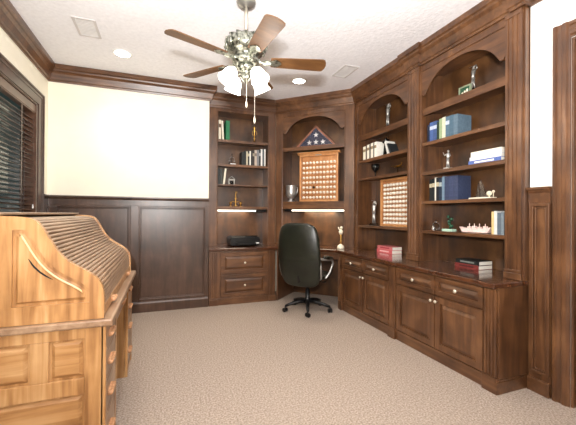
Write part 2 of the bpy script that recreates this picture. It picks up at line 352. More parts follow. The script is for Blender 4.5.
# ------------------------------------------------------------------ bookcases
def arch_top(o0, o1, zt, full=True):
    c = (o0+o1)/2; w = (o1-o0)/2
    pts = [(0, 2.673), (.12, 2.671), (.25, 2.664), (.38, 2.650), (.5, 2.630), (.6, 2.606), (.7, 2.572), (.78, 2.535), (.85, 2.49), (.885, 2.466), (.92, 2.455), (.96, 2.458), (.975, 2.474), (1, 2.476)]
    L_ = [(c-w*p, z) for p, z in reversed(pts)]+[(c+w*p, z) for p, z in pts[1:]]
    return L_
def bookcase(name, label, F, S0, S1, o0, o1, shelves, arch=True, depth=.30, top=2.705, pil=(), endp=False, soff=.012):
    off = F.w(S0, 0, 0); root = thing(name, label, 'bookcase', (off.x, off.y, CT), F.th)
    O = (S0, 0, CT); Z0 = CT+.001
    for x0, x1 in ((o0-.02, o0), (o1, o1+.02)):
        b = MB(); b.box(x0, x1, .022, depth, Z0, 2.955); b.build('side_panel', M['walnut'], root, O)
    b = MB(); b.box(o0, o1, depth-.014, depth, Z0, 2.95); b.build('back_panel', M['walnut_p'], root, O)
    b = MB(); b.box(S0+.001, o0, 0, .022, Z0, 2.955); b.box(o1, S1-.001, 0, .022, Z0, 2.955); b.box(o0, o1, 0, .022, top+.001, 2.955)
    b.box(S0+.001, o0-.004, -.006, 0, CT+.001, CT+.04); b.box(o1+.004, S1-.001, -.006, 0, CT+.001, CT+.04)
    b.build('face_frame', M['walnut'], root, O, bevel=.002)
    b = MB(); b.box(o0, o1, .023, depth-.014, top+.001, top+.02); b.build('top_panel', M['walnut_h'], root, O)
    if endp:
        b = MB(); b.box(S1-.014, S1-.001, .0225, .0445, Z0, 2.77); b.build('end_panel', M['walnut'], root, O)
    # bead around the opening
    b = MB()
    for x0, x1 in ((o0-.014, o0-.004), (o1+.004, o1+.014)): b.box(x0, x1, -.007, 0, CT+.04, top+.012)
    b.box(o0-.014, o1+.014, -.0072, 0, top+.002, top+.012); b.build('bead_moulding', M['walnut'], root, O, bevel=.003)
    if arch:
        a = arch_top(o0, o1, top); poly = a+[(o1, top+.002), (o0, top+.002)]
        b = MB(); b.prism(poly, .003, .02, 'y'); b.build('arched_valance', M['walnut_h'], root, O, bevel=.002)
    for zt, th in shelves:
        b = MB(); b.box(o0+.0005, o1-.0005, soff+.02, depth-.014, zt-.022, zt); b.box(o0+.0005, o1-.0005, soff, soff+.02, zt-th, zt); b.build('shelf', M['walnut_h'], root, O, bevel=.0015)
    for x0, x1, pr in pil:
        b = MB(); fluted(b, x0, x1, -pr, -.001, CT+.075, 2.735, 3); b.build('pilaster', M['walnut'], root, O)
        b = MB(); b.box(x0-.006, x1+.006, -pr-.01, -.001, CT+.001, CT+.05); b.box(x0-.003, x1+.003, -pr-.005, -.001, CT+.05, CT+.075); b.build('pilaster_base', M['walnut'], root, O, bevel=.004)
        b = MB(); b.box(x0-.004, x1+.004, -pr-.006, -.001, 2.735, 2.771); b.build('pilaster_cap', M['walnut'], root, O, bevel=.004)
    return root
RN0 = 1.083   # where near and far bookcases meet
bookcase('bookcase', 'dark wood bookcase with arched top nearest the door, holding blue books and a sculpture', FR, RN0, 2.305, 3.955-2.69, 3.955-1.805,
         [(2.327, .068), (1.98, .033), (1.685, .034), (1.39, .03), (1.095, .03)], pil=((2.168, 2.29, .022), (1.088, 1.25, .022)), endp=True)
bk = bookcase('bookcase', 'dark wood bookcase with arched top between corner unit and nearest bookcase, holding white books', FR, 0, RN0-.002, .09, 3.955-2.895,
         [(2.303, .07), (1.97, .04), (1.73, .03), (1.108, .03)])
bookcase('bookcase', 'dark wood corner bookcase with arched top holding the triangular flag case', FD, 0, 1.209, .118, 1.068,
         [(2.246, .052), (1.437, .11)], depth=.36)
bookcase('bookcase', 'square-topped dark wood bookcase above the printer, beside the cream wall', FB, .005, 1.026, .155, .905,
         [(2.325, .037), (1.973, .037), (1.677, .02), (1.357, .04)], arch=False, top=2.722)
# countertop (one continuous worktop)
cpoly = [(.575, 4.535), (1.553, 4.535), (2.165, 3.925), (2.165, 2.855), (2.142, 2.855), (2.142, 2.715), (2.165, 2.715), (2.165, 1.775), (2.142, 1.775), (2.142, 1.648), (2.497, 1.648), (2.775, 1.648), (2.775, 4.30), (2.0, 5.075), (.575, 5.115)]
b = MB(); b.prism(cpoly, CT-.034, CT); o = b.build('countertop', M['counter'], bevel=.006)
tag(o, 'glossy dark wood countertop running round the corner under the bookcases', 'countertop')
# base cabinets
def knob(parent, x, y, z, O, nm='knob', sc=1.0):
    sc *= .78
    T = Matrix.Translation((x, y, z)) @ Matrix.Rotation(PI/2, 4, 'X')
    b = MB(); b.lathe([(.006*sc, 0), (.006*sc, .01), (.016*sc, .018), (.018*sc, .024), (.012*sc, .030), (.004*sc, .032)], T=T, n=14); return b.build(nm, M['satin'], parent, O, smooth=True)
def base_cabinet(label, S0, S1, pil, doors, endpanel=False):
    off = FR.w(S0, 0, 0); root = thing('base_cabinet', label, 'cabinet', (off.x, off.y, 0), FR.th, 'base cabinets under the right-hand bookcases')
    O = (S0, 0, 0); yf = -.255
    b = MB(); b.box(S0+.001, S1-.001, yf, .30, .10, CT-.035); b.build('body', M['walnut'], root, O, bevel=.002)
    b = MB()
    b.box(S0+.001, S1-.001, yf-.006, .02, .0, .085); b.box(S0+.001, S1-.001, yf-.014, yf-.0002, .085, .102)
    for x0, x1 in pil: b.box(x0-.01, x1+.004, yf-.03, yf-.006, 0, .11)
    if endpanel: b.box(S1-.002, S1+.007, yf-.03, .04, 0, .085); b.box(S1-.002, S1+.003, yf-.02, .04, .085, .10)
    b.build('plinth', M['walnut_h'], root, O, bevel=.004)
    b = MB(); b.box(S0+.002, S1-.002, yf-.012, yf-.0002, CT-.048, CT-.0355); b.build('top_moulding', M['walnut_h'], root, O, bevel=.003)
    for x0, x1 in pil:
        b = MB(); fluted(b, x0, x1, yf-.018, yf-.0003, .112, CT-.05, 3); b.build('pilaster', M['walnut'], root, O)
    for x0, x1, side in doors:
        b = MB(); raised(b, x0, x1, .112, .553, yf-.021, .05); d = b.build('door', M['walnut'], root, O, bevel=.0025)
        knob(d, x1-.022 if side > 0 else x0+.022, yf-.021, .515, (0, 0, 0)).location = (-0, 0, 0)
        b = MB(); raised(b, x0, x1, .572, .722, yf-.021, .036); d2 = b.build('drawer', M['walnut_h'], root, O, bevel=.0025)
        knob(d2, (x0+x1)/2, yf-.021, .647, (0, 0, 0), sc=1.15)
    # knobs were built in frame coordinates: shift them like their parents
    for o in bpy.data.objects:
        if o.name.startswith('knob') and o.parent and o.parent.parent == root:
            for v in o.data.vertices: v.co.x -= S0
    return root
base_cabinet('dark wood base cabinet nearest the door, two panelled doors below two drawers', 1.110, 3.955-1.655, ((1.117, 1.213), (3.955-1.757, 3.955-1.662)), ((3.955-2.722, 3.955-2.228, 1), (3.955-2.218, 3.955-1.768, -1)), True)
base_cabinet('dark wood base cabinet beside the kneehole, two panelled doors below two drawers', .085, 1.109, ((.089, .145),), ((.165, .63, 1), (.645, 1.105, -1)))
# back drawer base
root = thing('drawer_cabinet', 'dark wood two-drawer base cabinet under the printer', 'cabinet', (.575, 4.565, 0))
O = (.575, 4.565, 0); F0 = 4.565
b = MB(); b.box(.576, 1.52, F0, 5.10, .09, CT-.035); b.build('body', M['walnut'], root, O, bevel=.002)
b = MB(); b.box(.576, 1.525, F0-.008, F0+.1, 0, .085); b.box(.576, 1.52, F0-.014, F0-.0002, .085, .10); b.box(.576, .70, F0-.02, F0-.008, 0, .085); b.box(1.42, 1.527, F0-.02, F0-.008, 0, .085); b.build('plinth', M['walnut_h'], root, O, bevel=.004)
for x0, x1 in ((.60, .685), (1.43, 1.51)):
    b = MB(); fluted(b, x0, x1, F0-.012, F0-.0003, .102, CT-.05, 3); b.build('pilaster', M['walnut'], root, O)
for z0, z1 in ((.11, .41), (.425, .715)):
    b = MB(); raised(b, .735, 1.395, z0, z1, F0-.021, .05); d = b.build('drawer', M['walnut_h'], root, O, bevel=.0025)
    k = knob(d, 1.065, F0-.021, (z0+z1)/2, O, sc=1.15)
# corner desk: side panels, back panel, apron
off = (1.86, 4.23, 0); r2 = math.sqrt(.5)
root = thing('corner_desk', 'dark wood corner desk kneehole behind the office chair', 'desk', (1.86, 4.23, 0), -PI/4)
def cw(x, y): return ((x-1.86)*r2-(y-4.23)*r2, (x-1.86)*r2+(y-4.23)*r2)
Lx, Ly = cw(1.531, 4.556); Rx, Ry = cw(2.178, 3.874)
b = MB(); b.box(Lx, Lx+.022, Ly+.006, Ly+.62, 0, CT-.035); b.build('side_panel', M['walnut'], root, bevel=.002)
b = MB(); b.box(Rx-.022, Rx, Ry+.032, Ry+.62, 0, CT-.035); b.build('side_panel', M['walnut'], root, bevel=.002)
b = MB(); b.box(Lx+.023, Rx-.023, .60, .62, 0, CT-.035); b.build('back_panel', M['walnut_p'], root)
b = MB(); b.box(Lx+.023, Rx-.023, .03, .05, CT-.13, CT-.035); b.build('apron', M['walnut_h'], root, bevel=.002)
# ------------------------------------------------------------------ under-shelf lights
def striplight(F, s0, s1, zt, lab, lit, d):
    off = F.w((s0+s1)/2, d, zt); root = thing('under_shelf_light', lab, 'light fixture', off, F.th, 'under-shelf strip lights')
    h = (s1-s0)/2; q = lit
    b = MB(); b.box(-h, h, -.004, .05, -.012, 0.0); b.build('housing', M['black_plastic'], root, bevel=.001)
    b = MB(); b.box(q[0], q[1], 0, .045, -.032, -.0125); b.build('diffuser', M['tubelight'], root, bevel=.004)
    b = MB(); b.box(*((q[1]+.002, h) if q[1] < h-.02 else (-h, q[0]-.002)), 0, .045, -.038, -.0125); b.build('end_cap', M['black_plastic'], root, bevel=.003)
striplight(FB, .165, .895, 1.3165, 'white strip light lit under the shelf above the printer', (-.365, .205), .05)
striplight(FD, .13, 1.056, 1.3265, 'white strip light lit under the lowest corner shelf above the office chair', (-.34, .46), .045)
# ------------------------------------------------------------------ books
def book(F, s, z, t, h, w, rgb, label, group, d=.06, lean=0, flat=False, rot=0, band=None):
    """upright: spine faces the viewer; s = left edge of the spine"""
    p = F.w(s, d, z); root = thing('book', label, 'book', (p.x, p.y, p.z+.0006+max(0, t*math.sin(lean))), 0, group)
    if flat: root.rotation_euler = (0, 0, F.th+rot)
    else: root.matrix_world = Matrix.Translation(root.location) @ Matrix.Rotation(F.th+rot, 4, 'Z') @ Matrix.Rotation(lean, 4, 'Y')
    c = .0022
    b = MB()
    if flat:      # lying, spine along x facing -y
        b.box(0, h, 0, w, 0, c); b.box(0, h, 0, w, t-c, t); b.box(0, h, 0, c, c, t-c); cv = b.build('cover', cover(rgb), root)
        b = MB(); b.box(.004, h-.004, c, w-.004, c, t-c); b.build('pages', M['paper'], root)
        if band:
            b = MB(); b.box(h*.2, h*.8, -.0006, 0, t*.3, t*.7); b.build('title_band', cover(band), cv)
    else:
        b.box(0, c, 0, w, 0, h); b.box(t-c, t, 0, w, 0, h); b.box(c, t-c, 0, c, 0, h); cv = b.build('cover', cover(rgb), root)
        b = MB(); b.box(c, t-c, c, w-.004, .004, h-.004); b.build('pages', M['paper'], root)
        if band:
            b = MB(); b.box(.001, t-.001, -.0006, 0, h*.62, h*.8); b.build('title_band', cover(band), cv)
    return root
g = 'books on the top shelf above the printer'
book(FB, .172, 2.325, .034, .29, .2, (232, 222, 200), 'cream book with dark title, far left of the top shelf above the printer', g, band=(90, 60, 40))
book(FB, .226, 2.325, .024, .28, .2, (240, 234, 214), 'slim cream book leaning against its neighbour, beside the green book, on the top shelf', g, lean=-.06)
book(FB, .276, 2.325, .056, .29, .2, (36, 118, 76), 'green hardback book on the top shelf above the printer', g)
g = 'row of books on the second shelf above the printer'
x = .515
for i, (t_, h_, rgb, nm, bd) in enumerate([(.036, .20, (24, 30, 28), 'black', None), (.03, .215, (30, 34, 32), 'black', None), (.022, .21, (196, 186, 160), 'tan', None), (.026, .225, (34, 38, 36), 'black', (180, 170, 140)), (.02, .22, (230, 228, 220), 'white', None), (.024, .225, (26, 28, 30), 'black', None), (.03, .235, (52, 46, 44), 'dark brown', (150, 140, 120)), (.034, .24, (182, 168, 152), 'beige', (120, 110, 100)), (.034, .245, (120, 122, 126), 'grey', None), (.026, .25, (34, 36, 40), 'black', (170, 170, 170)), (.024, .262, (226, 224, 218), 'white', None), (.026, .262, (70, 78, 84), 'slate grey', None), (.022, .264, (214, 212, 206), 'white', None)]):
    o_ = ['first', 'second', 'third', 'fourth', 'fifth', 'sixth', 'seventh', 'eighth', 'ninth', 'tenth', 'eleventh', 'twelfth', 'last'][i]
    book(FB, x, 1.973, t_, h_, .17, rgb, '%s book, %s from left in the long row above the printer' % (nm, o_), g, band=bd); x += t_+.0012
g = 'books on the third shelf above the printer'
book(FB, .165, 1.677, .03, .23, .17, (26, 30, 28), 'black book at the far left of the third shelf above the printer', g)
book(FB, .2, 1.677, .028, .225, .17, (64, 66, 60), 'dark grey book second from left on the third shelf above the printer', g)
book(FB, .238, 1.677, .026, .235, .17, (238, 230, 208), 'cream book leaning right on the third shelf above the printer', g, lean=.12)
g = 'white books on the second shelf of the middle bookcase'
x = .135
for i, (t_, h_, rgb, l_) in enumerate([(.058, .185, (236, 228, 208), 0), (.03, .19, (90, 74, 60), 0), (.05, .195, (240, 234, 218), 0), (.03, .19, (60, 52, 46), 0), (.055, .2, (238, 232, 216), 0), (.02, .195, (54, 48, 44), 0), (.045, .2, (244, 240, 228), 0)]):
    nm = 'white' if sum(rgb) > 500 else 'dark'
    o_ = ['first', 'second', 'third', 'fourth', 'fifth', 'sixth', 'seventh'][i]
    book(FR, x, 1.97, t_, h_, .15, rgb, '%s book, %s from left in the row beside the dark bookend' % (nm, o_), g, d=.05, lean=l_, band=(150, 130, 100) if nm == 'white' else None); x += t_+.0015
book(FR, .65, 1.97, .03, .17, .13, (226, 224, 216), 'white book leaning against the dark bookend statue from its right', g, d=.05, lean=-.35)
book(FR, .70, 1.97, .02, .14, .13, (40, 42, 44), 'dark book leaning left at the end of the row of white books', g, d=.05, lean=-.45)
g = 'books on the second shelf of the bookcase nearest the door'
x = 1.285
for i, (t_, h_, rgb, nm, w_) in enumerate([(.03, .185, (28, 40, 62), 'dark navy', .14), (.045, .20, (74, 100, 154), 'bright blue', .16), (.045, .20, (64, 86, 132), 'blue', .16), (.028, .185, (30, 50, 40), 'dark green', .14), (.035, .205, (150, 168, 128), 'pale green', .16), (.04, .21, (206, 206, 184), 'cream', .16), (.045, .205, (84, 110, 128), 'teal blue', .17), (.045, .205, (76, 102, 120), 'teal blue', .17), (.045, .2, (94, 116, 132), 'light steel blue', .17)]):
    o_ = ['first', 'second', 'third', 'fourth', 'fifth', 'sixth', 'seventh', 'eighth', 'last'][i]
    book(FR, x, 1.98, t_, h_, w_, rgb, '%s book, %s from left on second shelf of nearest bookcase' % (nm, o_), g, d=.06, band=(190, 200, 220) if i in (1, 2, 6) else None); x += t_+.0015
g = 'stack of books on the third shelf of the bookcase nearest the door'
for i, (t_, rgb, nm) in enumerate([(.034, (84, 106, 168), 'blue and white'), (.03, (220, 222, 232), 'pale lilac'), (.042, (236, 234, 216), 'thick cream')]):
    z = 1.685+sum([.034, .03, .042][:i])+.0006*i
    book(FR, 1.79+.012*i, z, t_, .30-.01*i, .2, rgb, '%s book lying flat, %s of the stack beside the short silver statuette' % (nm, ['bottom', 'middle', 'top'][i]), g, d=.04, flat=True, band=(240, 240, 244) if i == 0 else None)
g = 'books on the fourth shelf of the bookcase nearest the door'
x = 1.315
for i, (t_, h_, rgb, nm, bd) in enumerate([(.034, .215, (30, 34, 34), 'black', (190, 180, 150)), (.034, .22, (24, 34, 36), 'black', (190, 180, 150)), (.016, .23, (226, 222, 208), 'slim white', None), (.036, .225, (26, 32, 40), 'black', (190, 180, 150)), (.034, .22, (34, 48, 66), 'dark slate', (160, 170, 170)), (.03, .23, (112, 136, 156), 'pale slate blue', None), (.05, .225, (54, 64, 92), 'navy blue', None), (.05, .225, (58, 68, 98), 'navy blue', None), (.05, .225, (56, 66, 94), 'navy blue', None)]):
    o_ = ['first', 'second', 'third', 'fourth', 'fifth', 'sixth', 'seventh', 'eighth', 'last'][i]
    book(FR, x, 1.39, t_, h_, .16, rgb, '%s book, %s from left in the row beside the glass sailboat' % (nm, o_), g, d=.06, band=bd); x += t_+.0015
g = 'books on the lowest shelf of the bookcase nearest the door'
for i, (s_, t_, h_, rgb, nm, l_) in enumerate([(1.995, .02, .185, (224, 190, 132), 'tan', 0), (2.017, .026, .19, (214, 216, 214), 'white', 0), (2.045, .028, .175, (92, 104, 116), 'slate grey', 0), (2.075, .026, .18, (120, 132, 140), 'light grey', 0), (2.118, .02, .21, (232, 206, 200), 'pale pink', 0)]):
    book(FR, s_, 1.095, t_, h_, .14, rgb, '%s book standing at the right end of the lowest shelf near the door' % nm, g, d=.06, lean=l_)
g = 'books lying on the countertop'
def flatbook(x, y, z, t_, L_, w_, rgb, lab, band=None):
    o = book(FR, 3.955-y, z, t_, L_, w_, rgb, lab, g, d=x-2.455, flat=True, band=band)
book_defs = [(2.555, 2.36, CT, .036, .25, .17, (120, 48, 44), 'dark red book lying under a black book on the countertop near the door', (70, 30, 30)),
             (2.56, 2.355, CT+.037, .036, .245, .165, (22, 26, 26), 'black book lying on a dark red book on the countertop near the door', (120, 124, 118)),
             (2.575, 3.60, CT, .042, .30, .15, (206, 96, 100), 'pinkish red book at the bottom of the stack under the golf ball rack', (240, 190, 190)),
             (2.58, 3.595, CT+.043, .040, .295, .148, (216, 120, 122), 'pale red book on top of the stack under the golf ball rack', (170, 60, 70))]
for a in book_defs: flatbook(*a)
# ------------------------------------------------------------------ ornaments
def at(F, s, d, z, name, lab, cat, rz=0, group=None): return thing(name, lab, cat, F.w(s, d, z)+Vector((0, 0, .0005)), F.th+rz, group)
def figure(mb, x, z, h, pose='stand', T=None):
    """small standing figure of height h, feet at z"""
    k = h
    mb.tube([(x-.07*k, 0, z), (x-.06*k, 0, z+.25*k), (x-.02*k, 0, z+.5*k)], [.03*k, .04*k, .055*k], 8)
    mb.tube([(x+.09*k, 0, z), (x+.06*k, -.02*k, z+.25*k), (x+.02*k, 0, z+.5*k)], [.03*k, .04*k, .055*k], 8)
    mb.tube([(x, 0, z+.46*k), (x, 0, z+.6*k), (x+.02*k, 0, z+.78*k), (x+.02*k, 0, z+.86*k)], [.085*k, .075*k, .1*k, .03*k], 10)
    mb.ball((x+.02*k, 0, z+.93*k), .065*k, (1, 1, 1.15), 10)
    if pose == 'swing':
        mb.tube([(x+.1*k, 0, z+.8*k), (x+.22*k, -.03*k, z+.86*k), (x+.2*k, -.05*k, z+1.0*k)], [.035*k, .028*k, .02*k], 7)
        mb.tube([(x-.06*k, 0, z+.8*k), (x+.08*k, -.1*k, z+.9*k), (x+.2*k, -.05*k, z+1.0*k)], [.035*k, .028*k, .02*k], 7)
        mb.tube([(x+.2*k, -.05*k, z+1.0*k), (x-.25*k, .05*k, z+1.06*k)], .012*k, 6)
    else:
        mb.tube([(x+.1*k, 0, z+.8*k), (x+.2*k, -.04*k, z+.64*k), (x+.12*k, -.14*k, z+.52*k)], [.035*k, .03*k, .022*k], 7)
        mb.tube([(x-.08*k, 0, z+.8*k), (x-.2*k, -.04*k, z+.7*k), (x-.26*k, -.1*k, z+.9*k)], [.035*k, .03*k, .022*k], 7)
def statue(F, s, d, z, h, lab, m, pose='stand', base='black_gloss', bh=.03, bw=.05, name='statuette'):
    t = at(F, s, d, z, name, lab, 'statuette')
    b = MB(); b.box(-bw, bw, -bw*.8, bw*.8, 0, bh*.6); b.box(-bw*.85, bw*.85, -bw*.65, bw*.65, bh*.6, bh); b.build('base', M[base], t, bevel=.002)
    b = MB(); figure(b, 0, bh, h-bh, pose); b.build('figure', M[m], t, smooth=True)
    return t
# top shelf above printer: brass figure
t = at(FB, .722, .12, 2.325, 'candlestick', 'brass candlestick on the top shelf above the printer', 'candlestick')
b = MB(); b.lathe([(.05, 0), (.05, .012), (.03, .022), (.012, .035), (.01, .06), (.02, .075), (.01, .09), (.009, .18), (.018, .195), (.01, .21), (.022, .225), (.024, .25), (.012, .252)]); b.build('stem', M['gold'], t, smooth=True)
b = MB()
for sx in (-1, 1): b.tube([(0, 0, .14), (sx*.02, 0, .12), (sx*.035, 0, .14), (sx*.03, 0, .18), (sx*.012, 0, .2)], .004, 6)
b.build('scroll_arms', M['gold'], t, smooth=True)
t = at(FB, .375, .10, 1.973, 'desk_ornament', 'small black and white scales ornament left of the book row on the second shelf', 'ornament')
b = MB(); b.box(-.055, .055, -.03, .03, 0, .022); b.tube([(0, 0, .02), (0, 0, .15)], [.008, .004]); b.ball((0, 0, .155), .009); b.build('base', M['black_gloss'], t)
b = MB(); b.tube([(-.035, 0, .105), (0, 0, .12), (.035, 0, .105)], .003, 6)
for sx in (-1, 1): b.lathe([(.004, -.004), (.016, .0), (.018, .006)], sx*.035, 0, 12, cz=.055); b.tube([(sx*.035, 0, .06), (sx*.035, 0, .105)], .0015, 5)
b.build('scale_pans', M['silver'], t, smooth=True)
b = MB(); b.box(-.03, .05, -.034, -.0305, .004, .018); b.build('name_plate', M['white'], t)
t = at(FB, .372, .10, 1.677, 'bridge_ornament', 'small silver bridge-shaped ornament on the third shelf above the printer', 'ornament')
b = MB(); b.box(-.05, .05, -.02, .02, .065, .085); b.box(-.05, -.035, -.02, .02, 0, .065); b.box(.03, .045, -.02, .02, 0, .065); b.tube([(-.045, 0, .085), (0, 0, .125), (.045, 0, .09)], .006); b.build('stand', M['pewter'], t, bevel=.002)
b = MB(); b.ball((0, 0, .035), .024, (1, .6, 1)); b.build('bead', M['black_gloss'], t, smooth=True)
t = at(FB, .435, .10, 1.357, 'trophy', 'brass trophy with three figures standing on the shelf directly above the strip light', 'trophy')
b = MB(); b.lathe([(.035, 0), (.035, .01), (.012, .02), (.008, .05), (.02, .065), (.008, .08), (.01, .1), (.022, .12), (.006, .135)]); figure(b, 0, .12, .1, 'swing'); b.build('centre_figure', M['gold'], t, smooth=True)
for sx in (-1, 1):
    b = MB(); b.lathe([(.025, 0), (.025, .008), (.008, .014), (.006, .03)], sx*.075, 0, 12); b.ball((sx*.075, 0, .048), .022); b.tube([(sx*.075, 0, .06), (sx*.04, 0, .075), (0, 0, .06)], .004, 6); b.build('side_ornament', M['gold'], t, smooth=True)
# printer
t = thing('printer', 'black inkjet printer on the countertop below the strip light', 'printer', FB.w(.56, -.03, CT)+Vector((0, 0, .001)), .02)
b = MB(); b.prism([(-.21, .01), (.21, .01), (.225, .05), (.225, .11), (.20, .135), (-.20, .135), (-.225, .11), (-.225, .05)], 0, .27, 'y'); 
for sx in (-1, 1): b.box(sx*.17-.015, sx*.17+.015, .03, .06, 0, .012)
bd = b.build('body', M['black_plastic'], t, bevel=.008)
b = MB(); b.box(-.19, .19, .02, .25, .136, .15); b.build('scanner_lid', M['black_gloss'], t, bevel=.006)
b = MB(); b.box(-.14, .14, -.09, .02, .03, .036); b.box(-.14, -.134, -.09, .0, .036, .05); b.box(.134, .14, -.09, .0, .036, .05); b.build('paper_tray', M['black_plastic'], t)
b = MB(); b.box(-.145, .145, -.004, .0, .036, .085); b.build('paper_slot', M['blackmat'], t)
b = MB(); b.box(.155, .205, -.006, 0, .035, .05); b.build('label_sticker', M['white'], t)
b = MB(); b.prism([(-.005, .15), (.06, .21), (.065, .205), (.01, .15)], -.12, .12, 'x', Matrix.Translation((0, .24, 0))); 
# flag case
t = at(FD, .605, .10, 2.246, 'flag_case', 'triangular wooden case holding a folded blue flag with four white stars', 'flag case')
w_, h_ = .325, .318
tri = [(-w_, 0), (w_, 0), (0, h_)]
def triin(i): return [(-w_+i*2.4, i), (w_-i*2.4, i), (0, h_-i*1.45)]
b = MB(); b.ring(tri, triin(.024), 0, .09); b.build('frame', M['casewood'], t, bevel=.002)
b = MB(); b.prism(triin(.025), .02, .085, 'y'); fl = b.build('folded_flag', M['flagblue'], t)
def star(cx, cz, r, y): return [(cx+(r if k % 2 == 0 else r*.42)*math.sin(k*PI/5), cz+(r if k % 2 == 0 else r*.42)*math.cos(k*PI/5)) for k in range(10)]
for cx, cz in ((0, .18), (-.105, .072), (0, .074), (.108, .072)):
    b = MB(); b.prism(star(cx, cz, .043, 0), .0185, .0198, 'y'); b.build('star', M['white'], fl)
b = MB(); b.prism(triin(.0245), .008, .010, 'y'); b.build('glass_front', M['glass'], t)
# golf ball cases
def ballcase(F, s, d, z, w, h, cols, rows, px, pz, lab, cornice, grp, lean=0):
    t = at(F, s, d, z, 'display_case', lab, 'display case')
    fw = .028; T0 = Matrix.Identity(4)
    b = MB(); b.ring(rect(-w/2, w/2, 0, h), rect(-w/2, w/2, 0, h, fw), -.02, .045); b.build('frame', M['case_oak'], t, bevel=.003)
    b = MB(); b.box(-w/2+fw, w/2-fw, .035, .045, fw, h-fw); b.build('back_board', M['case_oak'], t)
    if cornice:
        b = MB(); b.prism([(.045, h), (-.02, h), (-.03, h+.012), (-.048, h+.02), (-.048, h+.032), (.045, h+.032)], -w/2-.03, w/2+.03, 'x'); b.build('cornice', M['case_oak'], t, bevel=.002)
        b = MB(); b.box(-.05, .05, -.0215, -.02, h-.022, h-.008); b.build('name_plate', M['pewter'], t)
    top = h-fw-(.055 if cornice else .03)
    for r in range(rows):
        z_ = top-pz*(r+1)+.012
        b = MB(); b.box(-w/2+fw, w/2-fw, -.012, .0345, z_-.006, z_); b.build('ledge', M['case_oak'], t)
    ball = None
    x0 = -(cols-1)*px/2
    names = ['top', 'second', 'third', 'fourth', 'fifth', 'sixth', 'seventh', 'eighth', 'ninth', 'tenth']
    for r in range(rows):
        for c in range(cols):
            P = F.w(s, d, z)+F.S*(x0+c*px)+F.D*(.010)+Vector((0, 0, top-pz*(r+1)+.012+.0214+.001))
            if ball is None:
                b = MB(); b.ball((0, 0, 0), .0208, n=14); o = b.build('golf_ball', M['ball'], None, smooth=True); ball = o
            else: o = ball.copy(); C.objects.link(o)
            o.location = P
            if cornice and r == 5 and c == 3:
                o.data = ball.data.copy(); o.data.materials[0] = M['black_gloss']; tag(o, 'single dark ball in the sixth row of the %s' % grp, 'golf ball', 'golf balls in the '+grp)
            else: tag(o, 'white golf ball in the %s row of the %s' % (names[r], grp), 'golf ball', 'golf balls in the '+grp)
M['ball'] = noisy('golf_ball_white', (236, 228, 210), (250, 244, 230), (1, 1, 1), 100, .35)
ballcase(FD, .648, .13, 1.437, .60, .705, 10, 8, .0535, .074, 'oak display case of golf balls with cornice on the corner bookcase', True, 'corner display case')
ballcase(FR, .655, .16, 1.108, .53, .585, 8, 10, .059, .052, 'oak rack of golf balls standing in the middle bookcase behind a silver statuette', False, 'middle bookcase rack')
# silver pitcher
t = at(FD, .204, .13, 1.437, 'silver_cup', 'engraved silver loving cup left of the corner golf ball case', 'cup')
b = MB(); b.lathe([(.05, 0), (.052, .012), (.03, .025), (.022, .045), (.06, .07), (.078, .11), (.08, .17), (.072, .215), (.085, .25), (.08, .25), (.066, .215), (.07, .12), (.01, .08)], n=24); b.build('bowl', M['silver'], t, smooth=True)
for sx in (-1, 1):
    b = MB(); b.tube([(sx*.075, 0, .21), (sx*.10, 0, .22), (sx*.106, 0, .18), (sx*.096, 0, .13), (sx*.075, 0, .105)], .006, 8); b.build('handle', M['silver'], t, smooth=True)
# ivory figure candlestick
t = thing('figurine', 'ivory figurine on a slender stem standing on the counter beside the office chair', 'figurine', (2.285, 4.02, CT+.001), -.6)
b = MB(); b.lathe([(.048, 0), (.05, .02), (.04, .045), (.018, .06), (.01, .07)]); b.build('base', M['ivory'], t, smooth=True)
b = MB(); b.lathe([(.009, .07), (.013, .1), (.008, .13), (.012, .17), (.010, .2)]); b.build('stem', M['gold'], t, smooth=True)
b = MB(); b.tube([(0, 0, .2), (0, 0, .235), (.005, 0, .27)], [.018, .032, .015], 10); b.ball((.008, 0, .292), .02); b.tube([(0, 0, .26), (-.03, 0, .275), (-.032, 0, .3)], .008, 6); b.build('figure', M['ivory'], t, smooth=True)
# middle bookcase
statue(FR, .565, .12, 2.303, .30, 'silver golfer statuette on the top shelf of the middle bookcase', 'pewter', 'swing', bh=.035)
t = at(FR, .545, .12, 1.97, 'bookend', 'dark horse-head bookend among the white books', 'bookend')
b = MB(); b.box(-.045, .045, -.04, .04, 0, .02); b.build('base', M['black_gloss'], t, bevel=.002)
b = MB(); b.tube([(-.015, 0, .02), (-.012, 0, .09), (.01, -.01, .16), (.03, -.015, .21)], [.035, .03, .028, .026], 10); b.tube([(.03, -.015, .21), (.0, -.03, .19), (-.02, -.04, .165)], [.026, .018, .013], 8)
for sy in (-.012, .012): b.tube([(.035, sy-.015, .225), (.04, sy-.015, .25)], [.007, .002], 6)
b.build('horse_head', M['black_gloss'], t, smooth=True)
t = at(FR, .315, .12, 1.73, 'goblet', 'small black goblet on the third shelf of the middle bookcase', 'goblet')
b = MB(); b.lathe([(.035, 0), (.035, .006), (.007, .014), (.007, .07), (.02, .085), (.048, .115), (.055, .17), (.05, .172), (.04, .12), (.01, .095)]); b.build('bowl', M['black_gloss'], t, smooth=True)
t = at(FR, .755, .12, 1.73, 'model_plane', 'small brass model aeroplane on a stand on the third shelf', 'model plane')
b = MB(); b.lathe([(.028, 0), (.028, .008), (.004, .014), (.004, .08)]); b.build('stand', M['black_gloss'], t, smooth=True)
